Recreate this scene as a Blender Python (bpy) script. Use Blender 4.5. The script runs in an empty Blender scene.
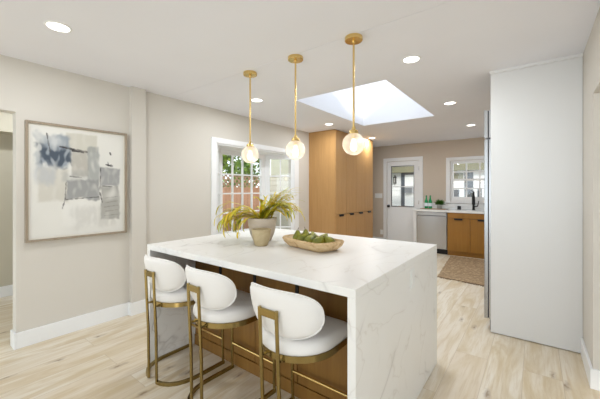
import bpy, bmesh, math, random
from mathutils import Vector, Matrix, noise
R = math.radians
PI = math.pi
random.seed(7)
S = bpy.context.scene
C = S.collection

# ------------------------------------------------------------------ camera
cam_d = bpy.data.cameras.new('camera')
cam_d.sensor_width = 36.0
cam_d.lens = 307.0 / 600.0 * 36.0
cam_d.shift_y = -9.5 / 600.0
cam_d.clip_start = 0.05
cam = bpy.data.objects.new('camera', cam_d)
cam.location = (0, 0, 1.335)
cam.rotation_euler = (R(90), 0, math.atan(235 / 307.0))
C.objects.link(cam)
S.camera = cam

# ------------------------------------------------------------------ world, exposure
wd = bpy.data.worlds.new('world')
S.world = wd
wd.use_nodes = True
wn = wd.node_tree.nodes
wn['Background'].inputs['Color'].default_value = (0.85, 0.945, 1.0, 1)
wn['Background'].inputs['Strength'].default_value = 2.6
sun_d = bpy.data.lights.new('sun', 'SUN')
sun_d.energy = 2.2
sun_d.angle = R(3)
sun_d.color = (1, .96, .9)
sun = bpy.data.objects.new('sun', sun_d)
sun.rotation_euler = Vector((-.60, .68, -.38)).to_track_quat('-Z', 'Y').to_euler()
sun.location = (3, -3, 6)
C.objects.link(sun)
S.view_settings.view_transform = 'Standard'
S.view_settings.look = 'None'
S.view_settings.gamma = 1.0
S.view_settings.use_curve_mapping = False
S.view_settings.exposure = 0.0
DOWN_W = 10.0      # watts of each recessed downlight
BULB = 9.0         # emission of the filament bulbs


# ------------------------------------------------------------------ materials
def mat(name, color=(.8, .8, .8), rough=.5, metal=0.0, coat=0.0, spec=None):
    m = bpy.data.materials.new(name)
    m.use_nodes = True
    b = m.node_tree.nodes['Principled BSDF']
    b.inputs['Base Color'].default_value = (*color, 1)
    b.inputs['Roughness'].default_value = rough
    b.inputs['Metallic'].default_value = metal
    b.inputs['Coat Weight'].default_value = coat
    if spec is not None:
        b.inputs['Specular IOR Level'].default_value = spec
    return m


def N(m, t, **kw):
    n = m.node_tree.nodes.new(t)
    for k, v in kw.items():
        setattr(n, k, v)
    return n


def L(m, a, b):
    m.node_tree.links.new(a, b)


def P(m):
    return m.node_tree.nodes['Principled BSDF']


def coords(m, scale=(1, 1, 1), rot=(0, 0, 0), loc=(0, 0, 0)):
    tc = N(m, 'ShaderNodeTexCoord')
    mp = N(m, 'ShaderNodeMapping')
    mp.inputs['Scale'].default_value = scale
    mp.inputs['Rotation'].default_value = rot
    mp.inputs['Location'].default_value = loc
    L(m, tc.outputs['Object'], mp.inputs['Vector'])
    return mp.outputs['Vector']


def tex_noise(m, vec, scale, detail=3.0, rough=.5, dist=0.0):
    n = N(m, 'ShaderNodeTexNoise')
    n.inputs['Scale'].default_value = scale
    n.inputs['Detail'].default_value = detail
    n.inputs['Roughness'].default_value = rough
    n.inputs['Distortion'].default_value = dist
    L(m, vec, n.inputs['Vector'])
    return n.outputs['Fac']


def ramp(m, fac, stops):
    r = N(m, 'ShaderNodeValToRGB')
    e = r.color_ramp.elements
    while len(e) < len(stops):
        e.new(0.5)
    for el, (p, c) in zip(e, stops):
        el.position = p
        el.color = (*c, 1) if len(c) == 3 else c
    L(m, fac, r.inputs['Fac'])
    return r.outputs['Color']


def mixc(m, fac, a, b, mode='MIX'):
    n = N(m, 'ShaderNodeMix', data_type='RGBA', blend_type=mode)
    if isinstance(fac, float):
        n.inputs[0].default_value = fac
    else:
        L(m, fac, n.inputs[0])
    for k, v in ((6, a), (7, b)):
        if isinstance(v, tuple):
            n.inputs[k].default_value = (*v, 1)
        else:
            L(m, v, n.inputs[k])
    return n.outputs[2]


def bump(m, h, strength=.1, dist=.01):
    b = N(m, 'ShaderNodeBump')
    b.inputs['Strength'].default_value = strength
    b.inputs['Distance'].default_value = dist
    L(m, h, b.inputs['Height'])
    L(m, b.outputs['Normal'], P(m).inputs['Normal'])


def paint(name, color, rough=.6):
    m = mat(name, color, rough, spec=.3)
    v = coords(m)
    f = tex_noise(m, v, 1.3, 2)
    c = ramp(m, f, [(.3, tuple(x * .985 for x in color)), (.7, tuple(min(1, x * 1.015) for x in color))])
    L(m, c, P(m).inputs['Base Color'])
    bump(m, tex_noise(m, v, 180, 2), .04, .002)
    return m


def wood(name, c1, c2, axis='Z', scale=1.0, rough=.45):
    m = mat(name, c1, rough)
    sc = {'Z': (14, 14, .7), 'Y': (14, .7, 14), 'X': (.7, 14, 14)}[axis]
    v = coords(m, tuple(s * scale for s in sc))
    f = tex_noise(m, v, 2.2, 5, .6, .6)
    v2 = coords(m, tuple(s * scale * 6 for s in sc))
    g = tex_noise(m, v2, 2.5, 3, .6, .2)
    c = ramp(m, f, [(.25, c2), (.75, c1)])
    c = mixc(m, ramp(m, g, [(.35, (.12, .12, .12)), (.55, (0, 0, 0))]), c, tuple(x * .6 for x in c2))
    L(m, c, P(m).inputs['Base Color'])
    bump(m, g, .05, .002)
    return m


M = {}
M['wall'] = paint('warm_greige_wall_paint', (.66, .62, .56))
M['wall_kitchen'] = paint('taupe_kitchen_wall_paint', (.61, .525, .435))
M['wall_hall'] = paint('hall_wall_paint', (.56, .52, .42))
M['ceiling'] = paint('white_ceiling_paint', (.87, .875, .93), .7)
M['trim'] = mat('white_trim_paint', (.86, .86, .86), .35)
M['panel'] = mat('white_panel_laminate', (.80, .80, .80), .4)
M['oak'] = wood('honey_oak_veneer', (.53, .30, .115), (.44, .235, .08))
M['oak_base'] = wood('amber_oak_base_cabinets', (.36, .17, .022), (.29, .125, .012))
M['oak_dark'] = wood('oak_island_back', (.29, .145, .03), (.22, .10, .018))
M['groove'] = mat('dark_gap', (.03, .02, .015), .8)
M['black'] = mat('matt_black_metal', (.012, .012, .013), .35, .3)
M['brass'] = mat('aged_brass', (.34, .255, .10), .22, 1.0)
M['brass_light'] = mat('polished_gold_brass', (.78, .56, .22), .25, 1.0)
M['steel'] = mat('brushed_stainless_steel', (.46, .46, .47), .27, 1.0)
M['steel_dark'] = mat('dark_steel_edge', (.25, .25, .26), .35, 1.0)
M['plastic_w'] = mat('white_plastic', (.84, .84, .82), .35)
M['boucle'] = mat('white_boucle_upholstery', (.85, .82, .79), .9)
bump(M['boucle'], tex_noise(M['boucle'], coords(M['boucle']), 160, 4), .25, .004)
M['green_glass'] = mat('green_bottle_glass', (.01, .30, .09), .08, coat=.5)
M['label_w'] = mat('pale_bottle_label', (.75, .82, .85), .5)
M['leaf'] = mat('leaf_green', (.05, .14, .015), .5)
M['gray_pot'] = mat('clear_grey_glass_pot', (.38, .38, .36), .2)
M['soil'] = mat('dark_soil', (.05, .035, .02), .9)
M['siding'] = mat('white_siding', (.80, .80, .79), .6)
M['bark'] = mat('bark', (.12, .08, .05), .9)
M['grass'] = mat('lawn_green', (.10, .17, .05), .9)
M['concrete'] = mat('patio_concrete', (.55, .53, .5), .8)
M['grey_paint'] = mat('grey_door_paint', (.085, .095, .11), .5)
M['patio_beam'] = mat('olive_beige_beam', (.20, .19, .12), .7)


def glass_mat(name, haze=0.0, tint=(1, 1, 1), gl=.06):
    """thin clear pane: transparent with a fresnel reflection, optional milky seeded haze"""
    m = bpy.data.materials.new(name)
    m.use_nodes = True
    nt = m.node_tree
    nt.nodes.remove(P(m))
    out = nt.nodes['Material Output']
    tr = N(m, 'ShaderNodeBsdfTransparent')
    tr.inputs['Color'].default_value = (*tint, 1)
    gs = N(m, 'ShaderNodeBsdfGlossy')
    gs.inputs['Roughness'].default_value = .02
    lf_ = N(m, 'ShaderNodeLayerWeight')
    lf_.inputs['Blend'].default_value = .5
    pw_ = N(m, 'ShaderNodeMath', operation='POWER')
    L(m, lf_.outputs['Facing'], pw_.inputs[0])
    pw_.inputs[1].default_value = 4.0
    fr = N(m, 'ShaderNodeMath', operation='MULTIPLY_ADD')
    L(m, pw_.outputs[0], fr.inputs[0])
    fr.inputs[1].default_value = .8
    fr.inputs[2].default_value = .045
    mx = N(m, 'ShaderNodeMixShader')
    L(m, fr.outputs[0], mx.inputs[0])
    L(m, tr.outputs[0], mx.inputs[1])
    L(m, gs.outputs[0], mx.inputs[2])
    last = mx.outputs[0]
    if haze:
        tl = N(m, 'ShaderNodeBsdfTranslucent')
        tl.inputs['Color'].default_value = (1, .97, .92, 1)
        df = N(m, 'ShaderNodeBsdfDiffuse')
        df.inputs['Color'].default_value = (.95, .93, .9, 1)
        a = N(m, 'ShaderNodeMixShader')
        a.inputs[0].default_value = .5
        L(m, tl.outputs[0], a.inputs[1])
        L(m, df.outputs[0], a.inputs[2])
        lw = N(m, 'ShaderNodeLayerWeight')
        lw.inputs['Blend'].default_value = .35
        mul = N(m, 'ShaderNodeMath', operation='MULTIPLY_ADD')
        L(m, lw.outputs['Facing'], mul.inputs[0])
        mul.inputs[1].default_value = haze * 1.6
        mul.inputs[2].default_value = haze
        m2 = N(m, 'ShaderNodeMixShader')
        L(m, mul.outputs[0], m2.inputs[0])
        L(m, last, m2.inputs[1])
        L(m, a.outputs[0], m2.inputs[2])
        last = m2.outputs[0]
    L(m, last, out.inputs['Surface'])
    return m


M['glass'] = glass_mat('window_glass')
M['globe'] = glass_mat('clear_globe_glass', .26, (1, .98, .95))


def emit(name, color, s):
    m = bpy.data.materials.new(name)
    m.use_nodes = True
    b = P(m)
    b.inputs['Base Color'].default_value = (.8, .8, .8, 1)
    b.inputs['Emission Color'].default_value = (*color, 1)
    b.inputs['Emission Strength'].default_value = s
    return m


M['lens'] = emit('downlight_lens', (1, .96, .9), 5.0)
M['bulb'] = emit('glowing_bulb', (1, .80, .52), BULB)


def floor_mat():
    m = mat('pale_oak_plank_floor', (.7, .6, .45), .38)
    v = coords(m, (1, 1, 1), (0, 0, R(90)), (.35, .07, 0))
    br = N(m, 'ShaderNodeTexBrick')
    br.offset = .37
    br.inputs['Scale'].default_value = 1
    br.inputs['Brick Width'].default_value = 1.8
    br.inputs['Row Height'].default_value = .225
    br.inputs['Mortar Size'].default_value = .0016
    br.inputs['Mortar Smooth'].default_value = .3
    br.inputs['Bias'].default_value = 0
    br.inputs['Color1'].default_value = (.0, .0, .0, 1)
    br.inputs['Color2'].default_value = (1, 1, 1, 1)
    br.inputs['Mortar'].default_value = (.5, .5, .5, 1)
    L(m, v, br.inputs['Vector'])
    rnd = br.outputs['Color']
    # shift the grain plank by plank
    va = N(m, 'ShaderNodeVectorMath', operation='MULTIPLY_ADD')
    L(m, rnd, va.inputs[0])
    va.inputs[1].default_value = (7.3, 4.1, 2.0)
    L(m, coords(m, (1, 1, 1)), va.inputs[2])
    mp = N(m, 'ShaderNodeMapping')
    mp.inputs['Scale'].default_value = (5.0, .75, 1)
    L(m, va.outputs[0], mp.inputs['Vector'])
    g1 = tex_noise(m, mp.outputs[0], 1.5, 6, .6, 1.2)
    mp2 = N(m, 'ShaderNodeMapping')
    mp2.inputs['Scale'].default_value = (30, 1.6, 1)
    L(m, va.outputs[0], mp2.inputs['Vector'])
    g2 = tex_noise(m, mp2.outputs[0], 2, 4, .6, .5)
    base = ramp(m, rnd, [(0, (.76, .68, .56)), (.35, (.82, .76, .66)), (.7, (.72, .62, .49)), (1, (.79, .73, .63))])
    c = mixc(m, ramp(m, g1, [(.36, (.85, .85, .85)), (.60, (0, 0, 0))]), base, (.60, .47, .28))
    c = mixc(m, ramp(m, g2, [(.32, (.55, .55, .55)), (.5, (0, 0, 0))]), c, (.58, .45, .29))
    # knots
    mp3 = N(m, 'ShaderNodeMapping')
    mp3.inputs['Scale'].default_value = (1.25, .40, 1)
    nv = N(m, 'ShaderNodeTexNoise')
    nv.inputs['Scale'].default_value = 16
    nv.inputs['Detail'].default_value = 3
    L(m, coords(m), nv.inputs['Vector'])
    wob = N(m, 'ShaderNodeVectorMath', operation='MULTIPLY_ADD')
    L(m, nv.outputs['Color'], wob.inputs[0])
    wob.inputs[1].default_value = (.06, .12, 0)
    L(m, va.outputs[0], wob.inputs[2])
    L(m, wob.outputs[0], mp3.inputs['Vector'])
    vo = N(m, 'ShaderNodeTexVoronoi', voronoi_dimensions='2D')
    vo.inputs['Scale'].default_value = 4.2
    L(m, mp3.outputs[0], vo.inputs['Vector'])
    kn = ramp(m, vo.outputs['Distance'], [(.02, (.85, .85, .85)), (.055, (.4, .4, .4)), (.14, (0, 0, 0))])
    vs = N(m, 'ShaderNodeSeparateColor')
    L(m, vo.outputs['Color'], vs.inputs[0])
    gate = ramp(m, vs.outputs[0], [(.50, (0, 0, 0)), (.54, (1, 1, 1))])
    c = mixc(m, mixc(m, 1.0, kn, gate, 'MULTIPLY'), c, (.24, .15, .08))
    c = mixc(m, ramp(m, br.outputs['Fac'], [(.0, (0, 0, 0)), (1, (.6, .6, .6))]), c, (.40, .29, .18))
    L(m, c, P(m).inputs['Base Color'])
    return m


def marble_mat():
    m = mat('white_marble_quartz', (.85, .84, .82), .33)
    v = coords(m, (1, 1, 1), (.4, .5, .6))
    def vein(scale, width, seed, dist, strength):
        vv = coords(m, (1, .55, .8), (.3 + seed, .8, .5 + seed), (seed * 3.1, seed, 0))
        f = tex_noise(m, vv, scale, 4, .52, dist)
        s = N(m, 'ShaderNodeMath', operation='SUBTRACT')
        L(m, f, s.inputs[0]); s.inputs[1].default_value = .5
        a = N(m, 'ShaderNodeMath', operation='ABSOLUTE')
        L(m, s.outputs[0], a.inputs[0])
        return ramp(m, a.outputs[0], [(0, (strength,) * 3), (width, (strength * .25,) * 3), (width * 4, (0, 0, 0))])
    gate = ramp(m, tex_noise(m, v, 2.2, 2), [(.46, (0, 0, 0)), (.58, (1, 1, 1))])
    v1 = mixc(m, 1.0, vein(1.5, .006, 00.35, .5, .55), gate, 'MULTIPLY')
    gate2 = ramp(m, tex_noise(m, v, 3.1, 2), [(.5, (1, 1, 1)), (.6, (0, 0, 0))])
    v2 = mixc(m, 1.0, vein(2.7, .005, 1.7, .8, .35), gate2, 'MULTIPLY')
    cloud = ramp(m, tex_noise(m, v, 2.0, 4), [(.4, (.86, .84, .81)), (.7, (.84, .815, .775))])
    c = mixc(m, v1, cloud, (.42, .38, .35))
    c = mixc(m, v2, c, (.55, .49, .42))
    L(m, c, P(m).inputs['Base Color'])
    return m


M['floor'] = floor_mat()
M['marble'] = marble_mat()
P(M['marble']).inputs['Specular IOR Level'].default_value = .35
M['quartz'] = mat('white_quartz', (.80, .80, .79), .25)

m = mat('burl_wood_bowl', (.6, .42, .24), .5)
f = tex_noise(m, coords(m, (6, 12, 12)), 1.6, 5, .6, 1.5)
L(m, ramp(m, f, [(.32, (.40, .22, .08)), (.47, (.66, .46, .24)), (.7, (.76, .58, .34))]), P(m).inputs['Base Color'])
M['bowl'] = m

m = mat('green_pear_skin', (.36, .38, .05), .45)
v = coords(m)
f = tex_noise(m, v, 14, 4)
c = ramp(m, f, [(.35, (.10, .115, .008)), (.62, (.36, .34, .025))])
c = mixc(m, ramp(m, tex_noise(m, v, 120, 2), [(.62, (0, 0, 0)), (.7, (.5, .5, .5))]), c, (.16, .14, .03))
L(m, c, P(m).inputs['Base Color'])
M['pear'] = m

m = mat('jute_rug', (.42, .31, .2), .95)
v = coords(m)
wv = N(m, 'ShaderNodeTexWave')
wv.bands_direction = 'X'
wv.inputs['Scale'].default_value = 4.5
wv.inputs['Distortion'].default_value = 11
wv.inputs['Detail'].default_value = 4
wv.inputs['Detail Scale'].default_value = 2.5
L(m, v, wv.inputs['Vector'])
f2 = tex_noise(m, v, 16, 5, .7)
c = mixc(m, wv.outputs['Fac'], (.34, .23, .13), (.52, .38, .23))
c = mixc(m, ramp(m, f2, [(.4, (.75, .75, .75)), (.58, (0, 0, 0))]), c, (.24, .155, .085))
L(m, c, P(m).inputs['Base Color'])
bump(m, f2, .6, .01)
M['jute'] = m


def stone(name, a, b):
    m = mat(name, a, .75)
    v = coords(m, (1, 1, 1.6))
    f = tex_noise(m, v, 9, 5, .6, .6)
    L(m, ramp(m, f, [(.3, b), (.65, a)]), P(m).inputs['Base Color'])
    bump(m, tex_noise(m, v, 60, 3), .15, .004)
    return m


M['pot_big'] = stone('sandy_stone_planter', (.66, .56, .45), (.52, .43, .33))
M['pot_small'] = stone('tan_clay_pot', (.60, .49, .30), (.46, .35, .19))


def island_leaf(name, stops):
    m = mat(name, (.5, .5, .1), .5)
    g = N(m, 'ShaderNodeNewGeometry')
    L(m, ramp(m, g.outputs['Random Per Island'], stops), P(m).inputs['Base Color'])
    return m


M['yellow_leaf'] = island_leaf('yellow_green_blades', [(0, (.68, .44, .01)), (.35, (.66, .52, .015)), (.6, (.36, .40, .015)), (.85, (.75, .58, .03)), (1, (.14, .20, .015))])
M['tree_leaf'] = island_leaf('tree_leaves', [(0, (.05, .11, .012)), (.5, (.12, .22, .02)), (1, (.30, .40, .05))])
M['redwood'] = wood('redwood_fence_boards', (.56, .31, .20), (.36, .18, .11), 'Z', .8, .8)
M['lattice'] = wood('brown_lattice', (.40, .25, .16), (.28, .16, .1), 'Z', .8, .8)
M['frame_gold'] = wood('champagne_wood_frame', (.38, .31, .23), (.27, .21, .15), 'Z', 2, .4)
M['cream_liner'] = mat('cream_frame_liner', (.80, .76, .68), .5)


# ------------------------------------------------------------------ mesh helpers
def bm_new():
    return bmesh.new()


def box(bm, x0, x1, y0, y1, z0, z1, bev=0.0):
    vs = [bm.verts.new(p) for p in ((x0, y0, z0), (x1, y0, z0), (x1, y1, z0), (x0, y1, z0),
                                    (x0, y0, z1), (x1, y0, z1), (x1, y1, z1), (x0, y1, z1))]
    fs = [bm.faces.new([vs[i] for i in q]) for q in
          ((3, 2, 1, 0), (4, 5, 6, 7), (0, 1, 5, 4), (1, 2, 6, 5), (2, 3, 7, 6), (3, 0, 4, 7))]
    if bev:
        es = list({e for f in fs for e in f.edges})
        bmesh.ops.bevel(bm, geom=es, offset=bev, segments=2, profile=.7, affect='EDGES')
    return vs


def lathe(bm, prof, seg=32, c=(0, 0, 0), cap=True):
    rings = []
    for r, z in prof:
        if r <= 1e-6:
            rings.append([bm.verts.new((c[0], c[1], c[2] + z))])
        else:
            rings.append([bm.verts.new((c[0] + r * math.cos(2 * PI * k / seg), c[1] + r * math.sin(2 * PI * k / seg), c[2] + z)) for k in range(seg)])
    for a, b in zip(rings, rings[1:]):
        for k in range(seg):
            k2 = (k + 1) % seg
            if len(a) == 1 and len(b) == 1:
                continue
            if len(a) == 1:
                bm.faces.new((a[0], b[k2], b[k]))
            elif len(b) == 1:
                bm.faces.new((a[k], a[k2], b[0]))
            else:
                bm.faces.new((a[k], a[k2], b[k2], b[k]))
    if cap:
        if len(rings[0]) > 1:
            bm.faces.new(rings[0][::-1])
        if len(rings[-1]) > 1:
            bm.faces.new(rings[-1])


def tube(bm, pts, r, seg=10, rect=None):
    """sweep a circle (or a rect=(half_w, half_h)) along points"""
    pts = [Vector(p) for p in pts]
    rings = []
    n = len(pts)
    for i, p in enumerate(pts):
        if i == 0:
            t = pts[1] - p
        elif i == n - 1:
            t = p - pts[i - 1]
        else:
            t = (pts[i + 1] - p).normalized() + (p - pts[i - 1]).normalized()
        t.normalize()
        up = Vector((0, 0, 1)) if abs(t.z) < .9 else Vector((0, 1, 0))
        a = t.cross(up).normalized()
        b = a.cross(t).normalized()
        rr = r[i] if isinstance(r, (list, tuple)) else r
        if rect:
            w, h = rect
            ring = [bm.verts.new(p + a * sx * w + b * sy * h) for sx, sy in ((-1, -1), (1, -1), (1, 1), (-1, 1))]
        else:
            ring = [bm.verts.new(p + (a * math.cos(2 * PI * k / seg) + b * math.sin(2 * PI * k / seg)) * rr) for k in range(seg)]
        rings.append(ring)
    for a, b in zip(rings, rings[1:]):
        m_ = len(a)
        for k in range(m_):
            bm.faces.new((a[k], a[(k + 1) % m_], b[(k + 1) % m_], b[k]))
    bm.faces.new(rings[0][::-1])
    bm.faces.new(rings[-1])


def prism(bm, poly, z0, z1):
    a = [bm.verts.new((x, y, z0)) for x, y in poly]
    b = [bm.verts.new((x, y, z1)) for x, y in poly]
    n = len(poly)
    bm.faces.new(a[::-1])
    bm.faces.new(b)
    for k in range(n):
        bm.faces.new((a[k], a[(k + 1) % n], b[(k + 1) % n], b[k]))


def obj(name, bm, m, parent=None, smooth=False, bevel=0.0, loc=None):
    bmesh.ops.recalc_face_normals(bm, faces=bm.faces[:])
    me = bpy.data.meshes.new(name)
    bm.to_mesh(me)
    bm.free()
    me.materials.append(m)
    if smooth:
        for p in me.polygons:
            p.use_smooth = True
        me.set_sharp_from_angle(angle=R(smooth if smooth is not True else 50))
    o = bpy.data.objects.new(name, me)
    C.objects.link(o)
    if parent:
        o.parent = parent
    if loc:
        o.location = loc
    if bevel:
        b = o.modifiers.new('bevel', 'BEVEL')
        b.width = bevel
        b.segments = 2
        b.limit_method = 'ANGLE'
    return o


def one(name, m, *boxes, parent=None, bevel=0.0):
    bm = bm_new()
    for b in boxes:
        box(bm, *b)
    return obj(name, bm, m, parent, bevel=bevel)


def tag(o, label, cat, group=None):
    o['label'] = label
    o['category'] = cat
    if group:
        o['group'] = group
    return o


def thing(name, label, cat, loc=(0, 0, 0), rz=0, group=None):
    o = bpy.data.objects.new(name, None)
    o.empty_display_size = .1
    C.objects.link(o)
    o.location = loc
    o.rotation_euler = (0, 0, rz)
    return tag(o, label, cat, group)


def struct(o):
    o['kind'] = 'structure'
    return o


def dup(root, loc, rz=None, label=None):
    r = root.copy()
    C.objects.link(r)
    r.location = loc
    if rz is not None:
        r.rotation_euler = (0, 0, rz)
    if label:
        r['label'] = label
    for ch in list(root.children):
        c = ch.copy()
        C.objects.link(c)
        c.parent = r
        for g in list(ch.children):
            d = g.copy()
            C.objects.link(d)
            d.parent = c
    return r


T = .12
XL = -3.46          # face of the left wall
YB = 7.45           # face of the kitchen back wall
H = 2.44

# ------------------------------------------------------------------ setting
struct(one('floor', M['floor'], (-5.4, 4.2, -4.2, 2.4, -.12, 0), (XL - T, 4.2, 2.4, YB + .12, -.12, 0)))

# ceiling with the skylight shaft; a hairline joint runs across it at y=1.96
SX0, SX1, SY0, SY1, SZ = -2.34, -1.19, 2.97, 4.85, 3.20
bm = bm_new()
box(bm, -5.4, 4.2, -4.2, 1.961, H, H + .26)
box(bm, -5.4, 4.2, 1.961, 1.965, H + .004, H + .26)
box(bm, -5.4, XL - T, 1.965, 2.4, H, H + .26)
box(bm, XL - T, SX0, 1.965, YB + .12, H, H + .26)
box(bm, SX1, 4.2, 1.965, YB + .12, H, H + .26)
box(bm, SX0, SX1, 1.965, SY0, H, H + .26)
box(bm, SX0, SX1, SY1, YB + .12, H, H + .26)
t_ = .05
box(bm, SX0 - t_, SX0, SY0 - t_, SY1 + t_, H + .26, SZ)
box(bm, SX1, SX1 + t_, SY0 - t_, SY1 + t_, H + .26, SZ)
box(bm, SX0, SX1, SY0 - t_, SY0, H + .26, SZ)
box(bm, SX0, SX1, SY1, SY1 + t_, H + .26, SZ)
struct(obj('ceiling', bm, M['ceiling']))
w3 = bpy.data.objects.new('window_3', None)
C.objects.link(w3)
w3.location = ((SX0 + SX1) / 2, (SY0 + SY1) / 2, SZ)
struct(w3)
hx, hy = (SX1 - SX0) / 2, (SY1 - SY0) / 2
one('skylight_frame', M['trim'], (-hx - .05, hx + .05, -hy - .05, -hy + .03, 0, .06), (-hx - .05, hx + .05, hy - .03, hy + .05, 0, .06),
    (-hx - .05, -hx + .03, -hy + .03, hy - .03, 0, .06), (hx - .03, hx + .05, -hy + .03, hy - .03, 0, .06), parent=w3)
one('glass_pane', M['glass'], (-hx + .03, hx - .03, -hy + .03, hy - .03, .03, .036), parent=w3)

# left wall: opening to the hall, bay window opening
T = .12
OW0, OW1, OZ1, OZ0 = 2.63, 4.33, 1.978, .25
struct(one('wall_left', M['wall'],
           (XL - T, XL, -1.2, .597, 1.992, H + .1), (XL - T, XL, -4.2, -1.2, 0, H + .1),
           (XL - T, XL, .597, OW0, 0, H + .1), (XL - T, XL, OW0, OW1, OZ1, H + .1), (XL - T, XL, OW0, OW1, 0, OZ0),
           (XL - T, XL, OW1, YB + T, 0, H + .1),
           (XL, XL + .055, 1.505, 1.655, 0, H)))
# back wall with door and window openings
DX0, DX1, DZ = -2.955, -2.165, 2.04
KX0, KX1, KZ0, KZ1 = -1.50, -.36, 1.08, 1.985
struct(one('wall_back', M['wall_kitchen'],
           (XL, DX0, YB, YB + T, 0, H + .1), (DX0, DX1, YB, YB + T, DZ, H + .1), (DX1, KX0, YB, YB + T, 0, H + .1),
           (KX0, KX1, YB, YB + T, 0, KZ0), (KX0, KX1, YB, YB + T, KZ1, H + .1), (KX1, .43, YB, YB + T, 0, H + .1)))
struct(one('wall_right', M['wall'],
           (.31, .43, 2.84, YB, 0, H + .1), (.31, .43, .9, 2.84, 1.985, H + .1)))
struct(one('wall_unseen_right', M['wall'], (2.9, 3.02, -4.2, -2.2, 0, H + .1), (2.9, 3.02, -2.2, 1.0, 2.1, H + .1), (2.9, 3.02, 1.0, 2.84, 0, H + .1), (.43, 3.02, 2.84, 2.96, 0, H + .1)))  # unseen walls added to cut side light; the opening lets some daylight in
# hall beyond the left opening
struct(one('wall_hall', M['wall_hall'],
           (-5.40, -5.27, -1.2, 2.4, 0, H + .1), (-5.27, XL - T, 2.28, 2.4, 0, H + .1), (-5.27, -5.0, -1.2, 2.28, 2.03, H)))


# baseboards
def baseboard(name, *boxes):
    return struct(one(name, M['trim'], *boxes, bevel=.003))


bh, bt = .134, .016
baseboard('baseboard_left', (XL, XL + bt, .597, 1.505, 0, bh), (XL, XL + .055 + bt, 1.489, 1.505, 0, bh), (XL + .055, XL + .055 + bt, 1.505, 1.655, 0, bh),
          (XL, XL + .055 + bt, 1.655, 1.671, 0, bh), (XL, XL + bt, 1.671, 4.80, 0, bh), (XL - T, XL + bt, .581, .597, 0, bh))
baseboard('baseboard_right', (.31 - bt, .31, 2.84, 3.37, 0, bh), (.31 - bt, .43, 2.84 - bt, 2.84, 0, bh))
baseboard('baseboard_back', (XL, DX0 - .09, YB - bt, YB, 0, bh))
baseboard('baseboard_hall', (-5.27, -5.27 + bt, -1.2, 2.28, 0, bh))

# ------------------------------------------------------------------ bay window (window_1)
w1 = bpy.data.objects.new('window_1', None)
C.objects.link(w1)
w1.location = (XL, 3.48, 0)
struct(w1)


def wl(bm, m, name, **k):
    o = obj(name, bm, m, w1, **k)
    o.location = (-XL, -3.48, 0)
    return o


bm = bm_new()
cw = .082
box(bm, XL, XL + .02, OW0 - cw, OW0, OZ0 - cw, OZ1 + cw * .9)
box(bm, XL, XL + .02, OW1, OW1 + cw * 1.6, OZ0 - cw, OZ1 + cw * .9)
box(bm, XL, XL + .02, OW0, OW1, OZ1, OZ1 + cw * .9)
box(bm, XL, XL + .02, OW0, OW1, OZ0 - cw, OZ0)
wl(bm, M['trim'], 'casing', bevel=.004)
BD = .37
bayp = [(XL + .0, OW0), (XL - BD, OW0 + BD - .02), (XL - BD, OW1 - BD + .01), (XL, OW1)]
bm = bm_new()
outer = [(XL, OW0 - .1), (XL - BD - .12, OW0 + BD - .07), (XL - BD - .12, OW1 - BD + .06), (XL, OW1 + .1)]
prism(bm, [(XL - .001, OW0 + .001)] + [(XL - BD - .08, OW0 + BD - .05), (XL - BD - .08, OW1 - BD + .05)] + [(XL - .001, OW1 - .001)], OZ1 - .02, OZ1 - .001)
wl(bm, M['trim'], 'head_board')
bm = bm_new()
prism(bm, [(XL - .001, OW0 + .001)] + [(XL - BD - .08, OW0 + BD - .05), (XL - BD - .08, OW1 - BD + .05)] + [(XL - .001, OW1 - .001)], OZ0 + .001, OZ0 + .03)
wl(bm, M['trim'], 'sill_board')


def glazed(bmf, bmg, p0, p1, z0, z1, st, cols, rows, zt, zb, th=.045, mun=.022, side=None):
    """frame with stiles/rails and muntins between plan points p0,p1; glass field zb..zt"""
    p0, p1 = Vector((*p0, 0)), Vector((*p1, 0))
    d = (p1 - p0); Ln = d.length; d.normalize()
    n = Vector((-d.y, d.x, 0))
    M4 = Matrix(((d.x, n.x, 0, p0.x), (d.y, n.y, 0, p0.y), (0, 0, 1, 0), (0, 0, 0, 1)))
    def b(bm, a0, a1, h0, h1, t):
        vs = box(bm, a0, a1, -t / 2, t / 2, h0, h1)
        for v in vs:
            v.co = M4 @ v.co
    s0, s1 = st
    b(bmf, 0, s0, z0, z1, th)
    b(bmf, Ln - s1, Ln, z0, z1, th)
    b(bmf, s0, Ln - s1, zt, z1, th)
    b(bmf, s0, Ln - s1, z0, zb, th)
    for i in range(1, cols):
        x = s0 + (Ln - s0 - s1) * i / cols
        b(bmf, x - mun / 2, x + mun / 2, zb, zt, th * .7)
    for j in range(1, rows):
        z = zb + (zt - zb) * j / rows
        b(bmf, s0, Ln - s1, z - mun / 2, z + mun / 2, th * .69)
    b(bmg, s0, Ln - s1, zb, zt, .005)


for k, (a, b_, st, cols) in enumerate(((bayp[0], bayp[1], (.06, .07), 2), (bayp[1], bayp[2], (.04, .11), 4), (bayp[2], bayp[3], (.09, .05), 2))):
    bf, bg = bm_new(), bm_new()
    glazed(bf, bg, a, b_, OZ0 + .03, OZ1 - .02, st, cols, 5, 1.885, .37)
    fr = wl(bf, M['trim'], 'sash_frame')
    g = obj('glass_pane', bg, M['glass'], fr)

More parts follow.
